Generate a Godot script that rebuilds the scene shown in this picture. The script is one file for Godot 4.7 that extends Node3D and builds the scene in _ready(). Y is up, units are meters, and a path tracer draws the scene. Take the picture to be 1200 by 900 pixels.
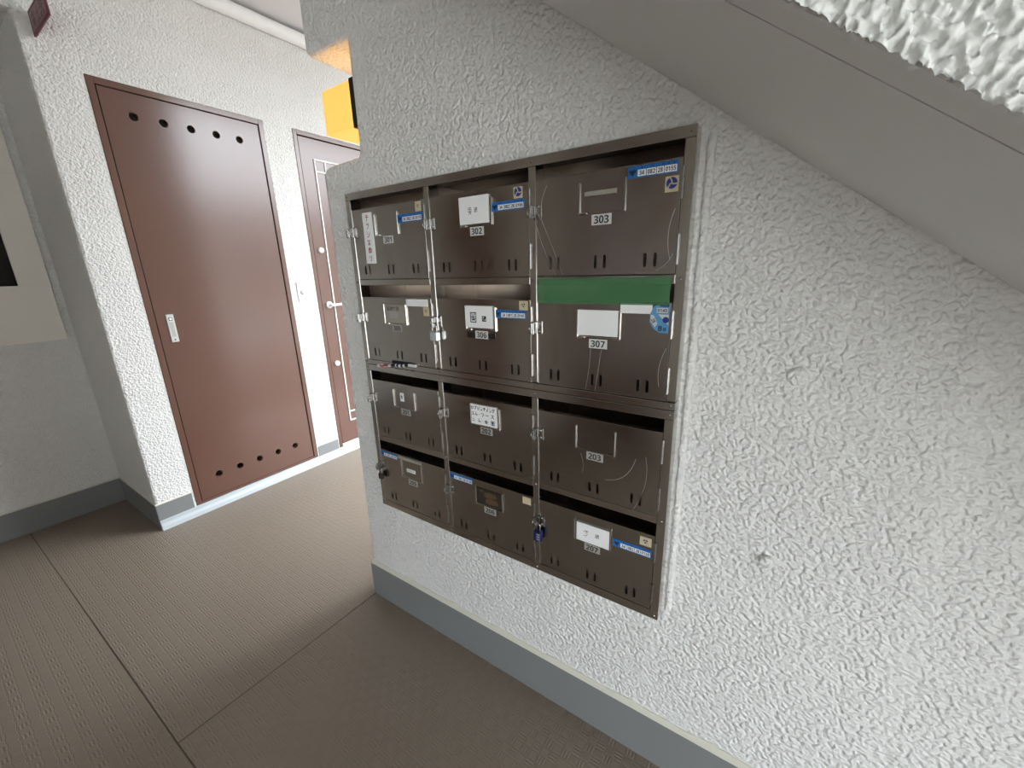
extends Node3D
# Entrance hall of a small apartment house: a mailbox wall under the stairs, a corridor with brown steel doors on the left.
# x runs along the mailbox wall, y is up, z comes out of the mailbox wall (its face is z = 0).

const XD := -1.29          # face of the corridor's door wall
const XA := -1.8687        # face of the alcove wall
const DOOR_X := [0.2025, 0.5075, 0.8095]
const DOOR_Y := [1.4235, 1.1835, 0.9295, 0.6915]
const DW := 0.285
const DH := 0.189
const FRONT := 0.035

var M := {}
var font: SystemFont
var font_bold: SystemFont


func _ready() -> void:
	# camera
	var cam := Camera3D.new()
	cam.name = "camera"
	cam.keep_aspect = Camera3D.KEEP_HEIGHT
	cam.fov = 85.9575
	cam.near = 0.02
	cam.far = 200.0
	var right := Vector3(0.8311, -0.0278, -0.5554)
	var back := Vector3(0.5416, 0.2675, 0.7970).normalized()
	var up := back.cross(right).normalized()
	right = up.cross(back).normalized()
	cam.transform = Transform3D(Basis(right, up, back), Vector3(1.2766, 1.25, 0.829))
	add_child(cam)
	cam.current = true
	# overcast daylight, in through the open side of the corridor and the entrance behind the camera
	var env := Environment.new()
	env.background_mode = Environment.BG_SKY
	env.tonemap_mode = Environment.TONE_MAPPER_LINEAR
	env.tonemap_exposure = 2.15
	env.sdfgi_enabled = true
	env.ssao_enabled = true
	env.ssil_enabled = true
	var sky := Sky.new()
	var sm := ProceduralSkyMaterial.new()
	sm.sky_top_color = Color(0.95, 0.98, 1.0)
	sm.sky_horizon_color = Color(0.49, 0.505, 0.52)
	sm.sky_curve = 0.24
	sm.ground_horizon_color = Color(0.5, 0.5, 0.49)
	sm.ground_bottom_color = Color(0.4, 0.4, 0.39)
	sm.sky_energy_multiplier = 2.3
	sky.sky_material = sm
	env.sky = sky
	var we := WorldEnvironment.new()
	we.name = "world"
	we.environment = env
	add_child(we)

	font = SystemFont.new()
	font.font_names = PackedStringArray(["Droid Sans"])
	font_bold = SystemFont.new()
	font_bold.font_names = PackedStringArray(["Droid Sans"])
	font_bold.font_weight = 700
	make_materials()
	build_shell()
	build_stairs()
	build_doors()
	build_mailboxes()
	build_small_things()


# ------------------------------------------------------------------ materials

func mat(name_: String, c: Color, rough := 0.6, metal := 0.0) -> StandardMaterial3D:
	var m := StandardMaterial3D.new()
	m.resource_name = name_
	m.albedo_color = c
	m.roughness = rough
	m.metallic = metal
	M[name_] = m
	return m


func noise_image(size: int, seed_: int, freq: float, octaves := 2, kind := FastNoiseLite.TYPE_SIMPLEX_SMOOTH) -> Image:
	var n := FastNoiseLite.new()
	n.seed = seed_
	n.noise_type = kind
	n.frequency = freq
	n.fractal_octaves = octaves
	if octaves == 1:
		n.fractal_type = FastNoiseLite.FRACTAL_NONE
	return n.get_seamless_image(size, size, false, false, 0.2, true)


func bump(m: StandardMaterial3D, t: Texture2D, tile: float, depth_cm: float) -> void:
	m.uv1_triplanar = true
	m.uv1_world_triplanar = true
	m.uv1_scale = Vector3.ONE / tile
	m.heightmap_enabled = true
	m.heightmap_texture = t
	m.heightmap_scale = depth_cm


func make_materials() -> void:
	# sprayed plaster: soft flat-topped lumps about 12 mm across
	var S := 640
	var a := noise_image(S, 11, 1.0 / 16.0, 1)
	var b := noise_image(S, 12, 1.0 / 7.0, 1)
	var cells := FastNoiseLite.new()
	cells.seed = 13
	cells.noise_type = FastNoiseLite.TYPE_CELLULAR
	cells.cellular_return_type = FastNoiseLite.RETURN_DISTANCE
	cells.cellular_distance_function = FastNoiseLite.DISTANCE_EUCLIDEAN
	cells.cellular_jitter = 0.95
	cells.fractal_type = FastNoiseLite.FRACTAL_NONE
	cells.frequency = 1.0 / 19.0
	cells.domain_warp_enabled = true
	cells.domain_warp_amplitude = 9.0
	cells.domain_warp_frequency = 1.0 / 24.0
	cells.domain_warp_fractal_type = FastNoiseLite.DOMAIN_WARP_FRACTAL_NONE
	var lumps := cells.get_seamless_image(S, S, false, false, 0.2, true)
	var h := Image.create(S, S, false, Image.FORMAT_RF)
	for y in S:
		for x in S:
			var v := 0.62 * (1.0 - smoothstep(0.05, 0.85, lumps.get_pixel(x, y).r)) + 0.38 * smoothstep(0.2, 0.8, a.get_pixel(x, y).r)
			h.set_pixel(x, y, Color(v * 0.9 + b.get_pixel(x, y).r * 0.1, 0, 0))
	var plaster := ImageTexture.create_from_image(h)
	bump(mat("wall_paint", Color(0.908, 0.905, 0.897), 0.55), plaster, 0.42, 0.5)
	bump(mat("plain_plaster", Color(0.905, 0.9, 0.89), 0.6), plaster, 0.3, 0.02)
	mat("beige_plaster", Color(0.66, 0.64, 0.6), 0.8)
	mat("coarse_plaster", Color(0.905, 0.905, 0.895), 0.5)
	mat("ceiling_paint", Color(0.9, 0.89, 0.895), 0.7)

	# embossed sheet vinyl: a checker of small hatched squares, 24 mm
	var F := 256
	var f := Image.create(F, F, false, Image.FORMAT_RF)
	for y in F:
		for x in F:
			var u := fposmod(x / 128.0, 1.0)
			var w := fposmod(y / 128.0, 1.0)
			var cu := fposmod(u * 2.0, 1.0)
			var cw := fposmod(w * 2.0, 1.0)
			var inside := smoothstep(0.04, 0.12, minf(minf(cu, 1.0 - cu), minf(cw, 1.0 - cw)))
			var v := 0.5
			if (u < 0.5) == (w < 0.5):
				var along := cu if (u < 0.5) else cw
				v = 0.5 + 0.5 * inside * (0.5 + 0.5 * sin(along * TAU * 3.0 - 1.2)) - 0.25 * inside
			else:
				v = 0.22 + 0.36 * inside
			f.set_pixel(x, y, Color(v, 0, 0))
	var emboss := ImageTexture.create_from_image(f)
	var vinyl := mat("vinyl", Color(1, 1, 1), 0.42)
	bump(vinyl, emboss, 0.096, 0.22)
	var grain := noise_image(512, 31, 0.09, 3)
	var col := Image.create(512, 512, false, Image.FORMAT_RGB8)
	for y in 512:
		for x in 512:
			var k := 0.92 + 0.16 * grain.get_pixel(x, y).r
			col.set_pixel(x, y, Color(0.55 * k, 0.497 * k, 0.445 * k))
	vinyl.albedo_texture = ImageTexture.create_from_image(col)
	mat("seam", Color(0.37, 0.335, 0.305), 0.8)
	mat("slab", Color(0.5, 0.5, 0.49), 0.9)

	# brown enamel with a slight orange peel
	var peel := ImageTexture.create_from_image(noise_image(256, 41, 0.06, 2))
	bump(mat("brown_enamel", Color(0.385, 0.262, 0.22), 0.19), peel, 0.12, 0.009)
	M.brown_enamel.metallic_specular = 0.7
	mat("grey_paint", Color(0.5, 0.507, 0.51), 0.45)
	mat("pale_grey_paint", Color(0.74, 0.77, 0.79), 0.4)
	mat("caulk", Color(0.86, 0.85, 0.8), 0.55)

	# stainless steel sheet, smudged
	var smudge := noise_image(512, 51, 0.008, 4)
	var rg := Image.create(512, 512, false, Image.FORMAT_RGB8)
	for y in 512:
		for x in 512:
			var k := 0.16 + 0.06 * smudge.get_pixel(x, y).r
			rg.set_pixel(x, y, Color(k, k, k))
	var rough_tex := ImageTexture.create_from_image(rg)
	for pair in [["steel", Color(0.77, 0.755, 0.735)], ["steel_door", Color(0.73, 0.715, 0.695)]]:
		var m := mat(pair[0], pair[1], 1.0, 1.0)
		m.roughness_texture = rough_tex
		m.uv1_triplanar = true
		m.uv1_world_triplanar = true
		m.uv1_scale = Vector3.ONE / 0.5
	mat("steel_inside", Color(0.7, 0.66, 0.62), 0.3, 1.0)
	mat("chrome", Color(0.68, 0.67, 0.66), 0.25, 1.0)
	mat("scratched", Color(0.8, 0.79, 0.77), 0.5, 0.8)
	mat("aluminium", Color(0.84, 0.85, 0.84), 0.38, 0.7)
	mat("white_paper", Color(0.93, 0.93, 0.93), 0.7)
	mat("plate_white", Color(0.8, 0.8, 0.79), 0.5)
	mat("plate_grey", Color(0.62, 0.61, 0.59), 0.5)
	mat("ink", Color(0.07, 0.07, 0.08), 0.6)
	mat("red_ink", Color(0.55, 0.07, 0.12), 0.6)
	mat("sticker_blue", Color(0.12, 0.4, 0.68), 0.4)
	mat("sticker_pale_blue", Color(0.35, 0.58, 0.75), 0.4)
	mat("sticker_navy", Color(0.03, 0.05, 0.13), 0.6)
	mat("badge_blue", Color(0.13, 0.2, 0.5), 0.5)
	mat("sticker_cream", Color(0.78, 0.72, 0.6), 0.6)
	mat("stain_brown", Color(0.34, 0.26, 0.17), 0.7)
	mat("stain_dark", Color(0.17, 0.13, 0.1), 0.7)
	mat("faded_paper", Color(0.6, 0.58, 0.54), 0.7)
	var tape := mat("green_tape", Color(0.33, 0.55, 0.37, 0.5), 0.4)
	tape.transparency = BaseMaterial3D.TRANSPARENCY_ALPHA
	mat("lock_blue", Color(0.07, 0.09, 0.3), 0.35)
	mat("lock_grey", Color(0.3, 0.28, 0.26), 0.35, 0.8)
	mat("lock_silver", Color(0.85, 0.87, 0.9), 0.25, 0.6)
	mat("sign_red", Color(0.42, 0.16, 0.2), 0.5)
	mat("sign_face", Color(0.55, 0.43, 0.43), 0.5)
	mat("cream_metal", Color(0.94, 0.92, 0.89), 0.5)
	mat("dark_glass", Color(0.05, 0.055, 0.065), 0.15)
	mat("white_metal", Color(0.95, 0.95, 0.95), 0.4)
	mat("button", Color(0.72, 0.71, 0.69), 0.5)
	mat("paving", Color(0.76, 0.75, 0.73), 0.9)
	mat("asphalt", Color(0.44, 0.44, 0.43), 0.9)
	mat("facade", Color(0.62, 0.6, 0.57), 0.8)
	mat("roof", Color(0.4, 0.38, 0.37), 0.8)
	var pane := mat("window_glass", Color(0.2, 0.22, 0.24), 0.1)
	pane.metallic_specular = 0.6
	var glow := mat("lamp_glow", Color(0.95, 0.75, 0.4), 0.4)
	glow.emission_enabled = true
	glow.emission = Color(1.0, 0.75, 0.36)
	glow.emission_energy_multiplier = 0.4
	mat("lamp_housing", Color(0.08, 0.06, 0.05), 0.5)
	mat("flyer_white", Color(0.9, 0.9, 0.92), 0.3)
	mat("flyer_red", Color(0.65, 0.2, 0.24), 0.4)
	mat("flyer_dark", Color(0.1, 0.1, 0.16), 0.4)


# ------------------------------------------------------------------ mesh helpers

func begin() -> SurfaceTool:
	var st := SurfaceTool.new()
	st.begin(Mesh.PRIMITIVE_TRIANGLES)
	st.set_smooth_group(-1)
	return st


func tri(st: SurfaceTool, a: Vector3, b: Vector3, c: Vector3, n: Vector3) -> void:
	if (b - a).cross(c - a).dot(n) > 0.0:
		var t := b
		b = c
		c = t
	st.add_vertex(a)
	st.add_vertex(b)
	st.add_vertex(c)


func quad(st: SurfaceTool, a: Vector3, b: Vector3, c: Vector3, d: Vector3, n: Vector3) -> void:
	tri(st, a, b, c, n)
	tri(st, a, c, d, n)


func box(st: SurfaceTool, lo: Vector3, hi: Vector3, r := 0.0) -> void:
	var c := (lo + hi) * 0.5
	var e := (hi - lo) * 0.5
	r = minf(r, minf(e.x, minf(e.y, e.z)) * 0.9)
	for ax in 3:
		var u := (ax + 1) % 3
		var v := (ax + 2) % 3
		for s in [-1.0, 1.0]:
			var n := Vector3.ZERO
			n[ax] = s
			var p := []
			for q in [[-1, -1], [1, -1], [1, 1], [-1, 1]]:
				var w := Vector3.ZERO
				w[ax] = s * e[ax]
				w[u] = q[0] * (e[u] - r)
				w[v] = q[1] * (e[v] - r)
				p.append(c + w)
			quad(st, p[0], p[1], p[2], p[3], n)
	if r <= 0.0:
		return
	for ax in 3:                      # the twelve chamfers, by the axis they run along
		var u := (ax + 1) % 3
		var v := (ax + 2) % 3
		for s in [-1.0, 1.0]:
			for t in [-1.0, 1.0]:
				var p := []
				for q in [[-1, 0], [1, 0], [1, 1], [-1, 1]]:
					var w := Vector3.ZERO
					w[ax] = q[0] * (e[ax] - r)
					w[u] = s * (e[u] - (r if q[1] else 0.0))
					w[v] = t * (e[v] - (0.0 if q[1] else r))
					p.append(c + w)
				var n := Vector3.ZERO
				n[u] = s
				n[v] = t
				quad(st, p[0], p[1], p[2], p[3], n)
	for sx in [-1.0, 1.0]:
		for sy in [-1.0, 1.0]:
			for sz in [-1.0, 1.0]:
				var k := Vector3(sx, sy, sz)
				tri(st, c + k * Vector3(e.x, e.y - r, e.z - r), c + k * Vector3(e.x - r, e.y, e.z - r), c + k * Vector3(e.x - r, e.y - r, e.z), k)


func prism(st: SurfaceTool, poly: PackedVector2Array, z0: float, z1: float, xf := Transform3D()) -> void:
	# a flat outline in local xy, from z0 to z1
	var idx := Geometry2D.triangulate_polygon(poly)
	for z in [z0, z1]:
		var n := xf.basis * Vector3(0, 0, 1 if z == z1 else -1)
		for i in range(0, idx.size(), 3):
			tri(st, xf * Vector3(poly[idx[i]].x, poly[idx[i]].y, z), xf * Vector3(poly[idx[i + 1]].x, poly[idx[i + 1]].y, z), xf * Vector3(poly[idx[i + 2]].x, poly[idx[i + 2]].y, z), n)
	var turn := -1.0 if Geometry2D.is_polygon_clockwise(poly) else 1.0
	for i in poly.size():
		var p := poly[i]
		var q := poly[(i + 1) % poly.size()]
		var d := (q - p) * turn
		quad(st, xf * Vector3(p.x, p.y, z0), xf * Vector3(q.x, q.y, z0), xf * Vector3(q.x, q.y, z1), xf * Vector3(p.x, p.y, z1), xf.basis * Vector3(d.y, -d.x, 0))


func tube(st: SurfaceTool, pts: Array, r: float, seg := 10, closed := false) -> void:
	st.set_smooth_group(0)
	var rings := []
	var n := pts.size()
	var side := Vector3.ZERO
	for i in n:
		var a: Vector3 = pts[(i - 1 + n) % n] if (i > 0 or closed) else pts[0]
		var b: Vector3 = pts[(i + 1) % n] if (i < n - 1 or closed) else pts[n - 1]
		var d := (b - a).normalized()
		if side == Vector3.ZERO:
			side = d.cross(Vector3(0.31, 0.9, 0.29)).normalized()
		side = (side - d * side.dot(d)).normalized()
		var up := d.cross(side)
		var ring := []
		for k in seg:
			var t := TAU * k / seg
			ring.append(pts[i] + (side * cos(t) + up * sin(t)) * r)
		rings.append(ring)
	for i in (n if closed else n - 1):
		var ra: Array = rings[i]
		var rb: Array = rings[(i + 1) % n]
		var mid: Vector3 = (pts[i] + pts[(i + 1) % n]) * 0.5
		for k in seg:
			var l := (k + 1) % seg
			quad(st, ra[k], ra[l], rb[l], rb[k], (ra[k] + rb[l]) * 0.5 - mid)
	if not closed:
		st.set_smooth_group(-1)
		for e in [0, n - 1]:
			var out: Vector3 = pts[e] - pts[1 if e == 0 else n - 2]
			for k in seg:
				tri(st, pts[e], rings[e][k], rings[e][(k + 1) % seg], out)
	st.set_smooth_group(-1)


func lathe(st: SurfaceTool, profile: Array, xf := Transform3D(), seg := 20) -> void:
	# profile: Vector2(radius, height along local z), outwards side decided by the path's direction from base to tip
	st.set_smooth_group(0)
	for i in profile.size() - 1:
		var a: Vector2 = profile[i]
		var b: Vector2 = profile[i + 1]
		var nr := Vector2(b.y - a.y, a.x - b.x)
		for k in seg:
			var t0 := TAU * k / seg
			var t1 := TAU * (k + 1) / seg
			var tm := (t0 + t1) * 0.5
			var n := xf.basis * Vector3(cos(tm) * nr.x, sin(tm) * nr.x, nr.y)
			var p00 := xf * Vector3(cos(t0) * a.x, sin(t0) * a.x, a.y)
			var p01 := xf * Vector3(cos(t1) * a.x, sin(t1) * a.x, a.y)
			var p10 := xf * Vector3(cos(t0) * b.x, sin(t0) * b.x, b.y)
			var p11 := xf * Vector3(cos(t1) * b.x, sin(t1) * b.x, b.y)
			if a.x > 1e-6:
				tri(st, p00, p01, p11 if b.x > 1e-6 else p10, n)
			if b.x > 1e-6:
				tri(st, p00, p11, p10, n)
	st.set_smooth_group(-1)


func ring_cell(st: SurfaceTool, hole: PackedVector2Array, x0: float, x1: float, y0: float, y1: float, z: float, nz: float) -> void:
	# the face between a hole and the rectangle round it
	var c := Vector2.ZERO
	for p in hole:
		c += p
	c /= hole.size()
	var outer := []
	var side := []
	for p in hole:
		var d := (p - c).normalized()
		var best := 1e9
		var s := 0
		if d.x > 1e-9 and (x1 - c.x) / d.x < best:
			best = (x1 - c.x) / d.x
			s = 0
		if d.y > 1e-9 and (y1 - c.y) / d.y < best:
			best = (y1 - c.y) / d.y
			s = 1
		if d.x < -1e-9 and (x0 - c.x) / d.x < best:
			best = (x0 - c.x) / d.x
			s = 2
		if d.y < -1e-9 and (y0 - c.y) / d.y < best:
			best = (y0 - c.y) / d.y
			s = 3
		outer.append(c + d * best)
		side.append(s)
	var corner := [Vector2(x1, y1), Vector2(x0, y1), Vector2(x0, y0), Vector2(x1, y0)]
	var n := Vector3(0, 0, nz)
	var l3 := func(p: Vector2) -> Vector3: return Vector3(p.x, p.y, z)
	for i in hole.size():
		var j := (i + 1) % hole.size()
		var from: Vector2 = outer[i]
		var s: int = side[i]
		while s != side[j]:
			tri(st, l3.call(hole[j]), l3.call(from), l3.call(corner[s]), n)
			from = corner[s]
			s = (s + 1) % 4
		tri(st, l3.call(hole[i]), l3.call(outer[i]), l3.call(hole[j]), n)
		tri(st, l3.call(hole[j]), l3.call(from), l3.call(outer[j]), n)


func holed_plate(st: SurfaceTool, x0: float, x1: float, y0: float, y1: float, rows: Array, zb: float, zf: float) -> void:
	# rows: [[ya, yb, [[centre x, outline], ...]], ...] from the bottom up
	for z in [zb, zf]:
		var nz := 1.0 if z == zf else -1.0
		var n := Vector3(0, 0, nz)
		var at := y0
		for row in rows:
			quad(st, Vector3(x0, at, z), Vector3(x1, at, z), Vector3(x1, row[0], z), Vector3(x0, row[0], z), n)
			var xa := x0
			for i in row[2].size():
				var xb: float = x1 if i == row[2].size() - 1 else (row[2][i][0] + row[2][i + 1][0]) * 0.5
				ring_cell(st, row[2][i][1], xa, xb, row[0], row[1], z, nz)
				xa = xb
			at = row[1]
		quad(st, Vector3(x0, at, z), Vector3(x1, at, z), Vector3(x1, y1, z), Vector3(x0, y1, z), n)
	for row in rows:
		for hole in row[2]:
			var o: PackedVector2Array = hole[1]
			for i in o.size():
				var p := o[i]
				var q := o[(i + 1) % o.size()]
				quad(st, Vector3(p.x, p.y, zb), Vector3(q.x, q.y, zb), Vector3(q.x, q.y, zf), Vector3(p.x, p.y, zf), Vector3(-(q - p).y, (q - p).x, 0))
	quad(st, Vector3(x0, y0, zb), Vector3(x1, y0, zb), Vector3(x1, y0, zf), Vector3(x0, y0, zf), Vector3.DOWN)
	quad(st, Vector3(x0, y1, zb), Vector3(x1, y1, zb), Vector3(x1, y1, zf), Vector3(x0, y1, zf), Vector3.UP)
	quad(st, Vector3(x0, y0, zb), Vector3(x0, y1, zb), Vector3(x0, y1, zf), Vector3(x0, y0, zf), Vector3.LEFT)
	quad(st, Vector3(x1, y0, zb), Vector3(x1, y1, zb), Vector3(x1, y1, zf), Vector3(x1, y0, zf), Vector3.RIGHT)


func capsule(cx: float, cy: float, hw: float, hh: float, seg := 6) -> PackedVector2Array:
	# upright slot, counter-clockwise
	var out := PackedVector2Array()
	for k in seg + 1:
		var t := PI * k / seg
		out.append(Vector2(cx + cos(t) * hw, cy + hh - hw + sin(t) * hw))
	for k in seg + 1:
		var t := PI + PI * k / seg
		out.append(Vector2(cx + cos(t) * hw, cy - hh + hw + sin(t) * hw))
	return out


func circle(cx: float, cy: float, r: float, seg := 24) -> PackedVector2Array:
	var out := PackedVector2Array()
	for k in seg:
		out.append(Vector2(cx + cos(TAU * k / seg) * r, cy + sin(TAU * k / seg) * r))
	return out


func stroke(st: SurfaceTool, pts: PackedVector2Array, w: float, z: float, zt := 0.0002) -> void:
	# a drawn line as thin flat ink
	for i in pts.size() - 1:
		var d := (pts[i + 1] - pts[i])
		if d.length() < 1e-7:
			continue
		d = d.normalized()
		var s := Vector2(-d.y, d.x) * w * 0.5
		var a := pts[i] - d * w * 0.4
		var b := pts[i + 1] + d * w * 0.4
		prism(st, PackedVector2Array([a - s, b - s, b + s, a + s]), z, z + zt)


func glyph(st: SurfaceTool, code: String, x: float, y: float, w: float, h: float, pen: float, z: float) -> void:
	# strokes on a ten by ten grid, two digits a point
	for part in code.split("|"):
		var pts := PackedVector2Array()
		for i in range(0, part.length() - 1, 2):
			pts.append(Vector2(x + part[i].to_int() / 9.0 * w, y + part[i + 1].to_int() / 9.0 * h))
		stroke(st, pts, pen, z)


func text(st: SurfaceTool, s: String, cx: float, cy: float, height: float, z: float, bold := false, squeeze := 1.0, turn := 0.0) -> void:
	var t := TextMesh.new()
	t.font = font_bold if bold else font
	t.text = s
	t.font_size = 64
	t.pixel_size = 0.01
	t.depth = 0.02
	t.curve_step = 3.0
	var box_ := t.get_aabb()
	if box_.size.y <= 0.0:
		return
	var k := height / box_.size.y
	var mid := box_.position + box_.size * 0.5
	var xf := Transform3D(Basis(Vector3(0, 0, 1), turn) * Basis.from_scale(Vector3(k * squeeze, k, 0.0003 / 0.02)), Vector3(cx, cy, z)) * Transform3D(Basis(), -mid)
	st.append_from(t, 0, xf)


func commit(st: SurfaceTool, m: String, into: ArrayMesh = null) -> ArrayMesh:
	st.generate_normals()
	var am := st.commit(into)
	am.surface_set_material(am.get_surface_count() - 1, M[m])
	return am


func inst(called: String, mesh: Mesh, parent: Node = self, at := Vector3.ZERO) -> MeshInstance3D:
	var o := MeshInstance3D.new()
	o.name = numbered(called, parent)
	o.mesh = mesh
	o.position = at
	parent.add_child(o, true)
	return o


func numbered(called: String, parent: Node) -> String:
	if not parent.has_node(called):
		return called
	var i := 1
	while parent.has_node("%s_%03d" % [called, i]):
		i += 1
	return "%s_%03d" % [called, i]


func part(called: String, st: SurfaceTool, m: String, parent: Node, at := Vector3.ZERO) -> MeshInstance3D:
	return inst(called, commit(st, m), parent, at)


func tag(o: Node, label: String, category: String, group := "") -> void:
	o.set_meta("label", label)
	o.set_meta("category", category)
	if group:
		o.set_meta("group", group)


func thing(called: String, label: String, category: String, at := Vector3.ZERO, turn := 0.0, group := "") -> Node3D:
	var o := Node3D.new()
	o.name = numbered(called, self)
	o.position = at
	o.rotation.y = turn
	add_child(o, true)
	tag(o, label, category, group)
	return o


func setting(called: String, label: String, at := Vector3.ZERO, turn := 0.0) -> Node3D:
	var o := Node3D.new()
	o.name = called
	o.position = at
	o.rotation.y = turn
	add_child(o, true)
	o.set_meta("kind", "structure")
	o.set_meta("label", label)
	return o


func struct(called: String, st: SurfaceTool, m: String, label: String) -> MeshInstance3D:
	var o := inst(called, commit(st, m))
	o.set_meta("kind", "structure")
	o.set_meta("label", label)
	return o


# ------------------------------------------------------------------ the room

func build_shell() -> void:
	# floor: three sheets of embossed vinyl with dark open seams on a concrete slab
	var fl := setting("floor", "brown embossed vinyl floor laid in sheets")
	var st := begin()
	box(st, Vector3(-2.1, -0.2, -6.2), Vector3(4.4, -0.0018, 3.6))
	part("slab", st, "seam", fl)
	var flat := Transform3D(Basis(Vector3(1, 0, 0), -PI / 2), Vector3.ZERO)   # local (x, y) -> world (x, -z)
	var sheets := [
		[Vector2(-2.0, -0.698), Vector2(0.0012, -0.6665), Vector2(0.0162, -0.03), Vector2(0.0, 0.15), Vector2(0.3, 0.15), Vector2(0.3, 6.1), Vector2(-2.0, 6.1)],
		[Vector2(0.005, -0.6665), Vector2(0.35, -0.659), Vector2(4.3, -0.6), Vector2(4.3, 0.05), Vector2(0.0205, 0.05), Vector2(0.0205, -0.03)],
		[Vector2(-2.0, -3.5), Vector2(4.3, -3.5), Vector2(4.3, -0.606), Vector2(0.35, -0.6635), Vector2(0.003, -0.6702), Vector2(-2.0, -0.7015)],
	]
	for s in sheets:
		st = begin()
		prism(st, PackedVector2Array(s), -0.003, 0.0, flat)
		part("vinyl_sheet", st, "vinyl", fl)

	# mailbox wall, with the lamp's notch at its free end and the opening for the mailboxes
	st = begin()
	var o := PackedVector2Array()
	o.append_array([Vector2(0.19, 0), Vector2(0.19, 1.461), Vector2(0.3, 1.461), Vector2(0.3, 2.75), Vector2(0.034, 2.75), Vector2(0.036, 1.868)])
	o.append_array([Vector2(0.039, 1.856), Vector2(0.049, 1.846), Vector2(0.06, 1.8435), Vector2(0.2225, 1.8415), Vector2(0.2215, 1.58), Vector2(0.214, 1.5665)])
	o.append_array([Vector2(0.075, 1.5615), Vector2(0.055, 1.556), Vector2(0.0465, 1.542), Vector2(0.0455, 1.48), Vector2(0.0225, 0.161), Vector2(0.013, 0.0)])
	rounded_wall(st, o, -0.15, 0.0, 0.012, 0.295, 0.19)
	box(st, Vector3(0.3, 1.461, -0.15), Vector3(4.35, 2.75, 0))
	box(st, Vector3(0.19, 0, -0.15), Vector3(4.35, 0.488, 0))
	box(st, Vector3(1.105, 0.488, -0.15), Vector3(4.35, 1.461, 0))
	box(st, Vector3(0.185, 0.48, -0.19), Vector3(1.11, 1.47, -0.152))
	var wr := struct("wall_right", st, "wall_paint", "white sprayed-plaster wall that holds the mailboxes")
	for l in [[1.2994, 1.0622, 0.0165, 0.0085], [1.2969, 0.6929, 0.0135, 0.013], [0.7311, 1.5048, 0.011, 0.004], [0.1618, 1.9247, 0.008, 0.003]]:
		st = begin()
		var prof := []
		for k in 7:
			var t := PI / 2 * k / 6
			prof.append(Vector2(pow(cos(t), 0.6) * l[2] if k < 6 else 0.0, pow(sin(t), 0.6) * l[3] - 0.001))
		lathe(st, prof, Transform3D(), 20)
		part("plaster_lump", st, "wall_paint", wr, Vector3(l[0], l[1], 0))
	st = begin()
	var line := []
	for k in 40:
		var y := 0.494 + (1.452 - 0.494) * k / 39.0
		line.append(Vector3(1.1275 + 0.004 * k / 39.0 + 0.0008 * sin(k * 2.3), y, 0.003 + 0.0008 * sin(k * 1.7)))
	tube(st, line, 0.0072, 12)
	part("sealant_bead", st, "wall_paint", wr)
	# baseboard of that wall, with the smooth pale edge above it
	st = begin()
	prism(st, PackedVector2Array([Vector2(4.3, 0), Vector2(4.3, -0.003), Vector2(0.012, -0.003), Vector2(0.003, 0.003), Vector2(0.0, 0.012), Vector2(0.0, 0.16), Vector2(0.016, 0.16), Vector2(0.016, 0.0)]), 0.0, 0.1426, Transform3D(Basis(Vector3(1, 0, 0), -PI / 2), Vector3.ZERO))
	var bb := struct("baseboard_right", st, "grey_paint", "grey painted baseboard below the mailboxes")
	st = begin()
	var edge := PackedVector2Array([Vector2(0.018, 0.1426), Vector2(4.3, 0.1426)])
	for k in 100:
		var x := 4.3 - (4.3 - 0.018) * k / 99.0
		edge.append(Vector2(x, 0.165 + 0.0025 * sin(x * 31.0) + 0.002 * sin(x * 83.0 + 1.0)))
	prism(st, edge, 0.0, 0.0022)
	part("sealant_strip", st, "caulk", bb)

	# door wall: pilaster, pier between the doors, the rest of the corridor, and the wall over the doors
	st = begin()
	var plan := Transform3D(Basis(Vector3(1, 0, 0), -PI / 2), Vector3.ZERO)
	prism(st, PackedVector2Array([Vector2(XD, -0.149), Vector2(XD, -0.3), Vector2(XD - 0.003, -0.308), Vector2(XD - 0.012, -0.3116), Vector2(-2.0, -0.3116), Vector2(-2.0, -0.149)]), 0.0, 2.75, plan)
	box(st, Vector3(XD - 0.15, 0.054, -0.731), Vector3(XD, 2.0835, -0.566))
	box(st, Vector3(XD - 0.15, 0, -6.1), Vector3(XD, 2.75, -1.62))
	box(st, Vector3(XD - 0.15, 2.0835, -1.62), Vector3(XD, 2.75, 0.149))
	box(st, Vector3(XD - 0.15, 0.0, -1.62), Vector3(XD, 0.054, 0.149))
	struct("wall_left", st, "wall_paint", "white sprayed-plaster corridor wall with two brown doors")
	st = begin()
	box(st, Vector3(XD - 0.25, 0, -6.1), Vector3(XD - 0.16, 2.75, 0.149))
	struct("wall_shaft", st, "slab", "bare back of the pipe shaft behind the doors")
	# alcove wall and the beam over the alcove
	st = begin()
	box(st, Vector3(XA - 0.15, 0, 0.3), Vector3(XA, 2.75, 3.65))
	struct("wall_alcove", st, "wall_paint", "white wall of the alcove that carries the notice case")
	st = begin()
	box(st, Vector3(XA, 2.2445, 0.3116), Vector3(XD, 2.75, 3.65))
	struct("wall_beam", st, "wall_paint", "white beam over the alcove")
	# baseboards on that side
	var bl := setting("baseboard_left", "grey baseboard with a pale kerb along the corridor doors")
	st = begin()
	box(st, Vector3(-1.295, 0, 0.158), Vector3(-1.2865, 0.1394, 0.3125), 0.002)
	box(st, Vector3(-1.295, 0, -0.726), Vector3(-1.2865, 0.125, -0.572), 0.002)
	part("board", st, "grey_paint", bl)
	st = begin()
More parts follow.
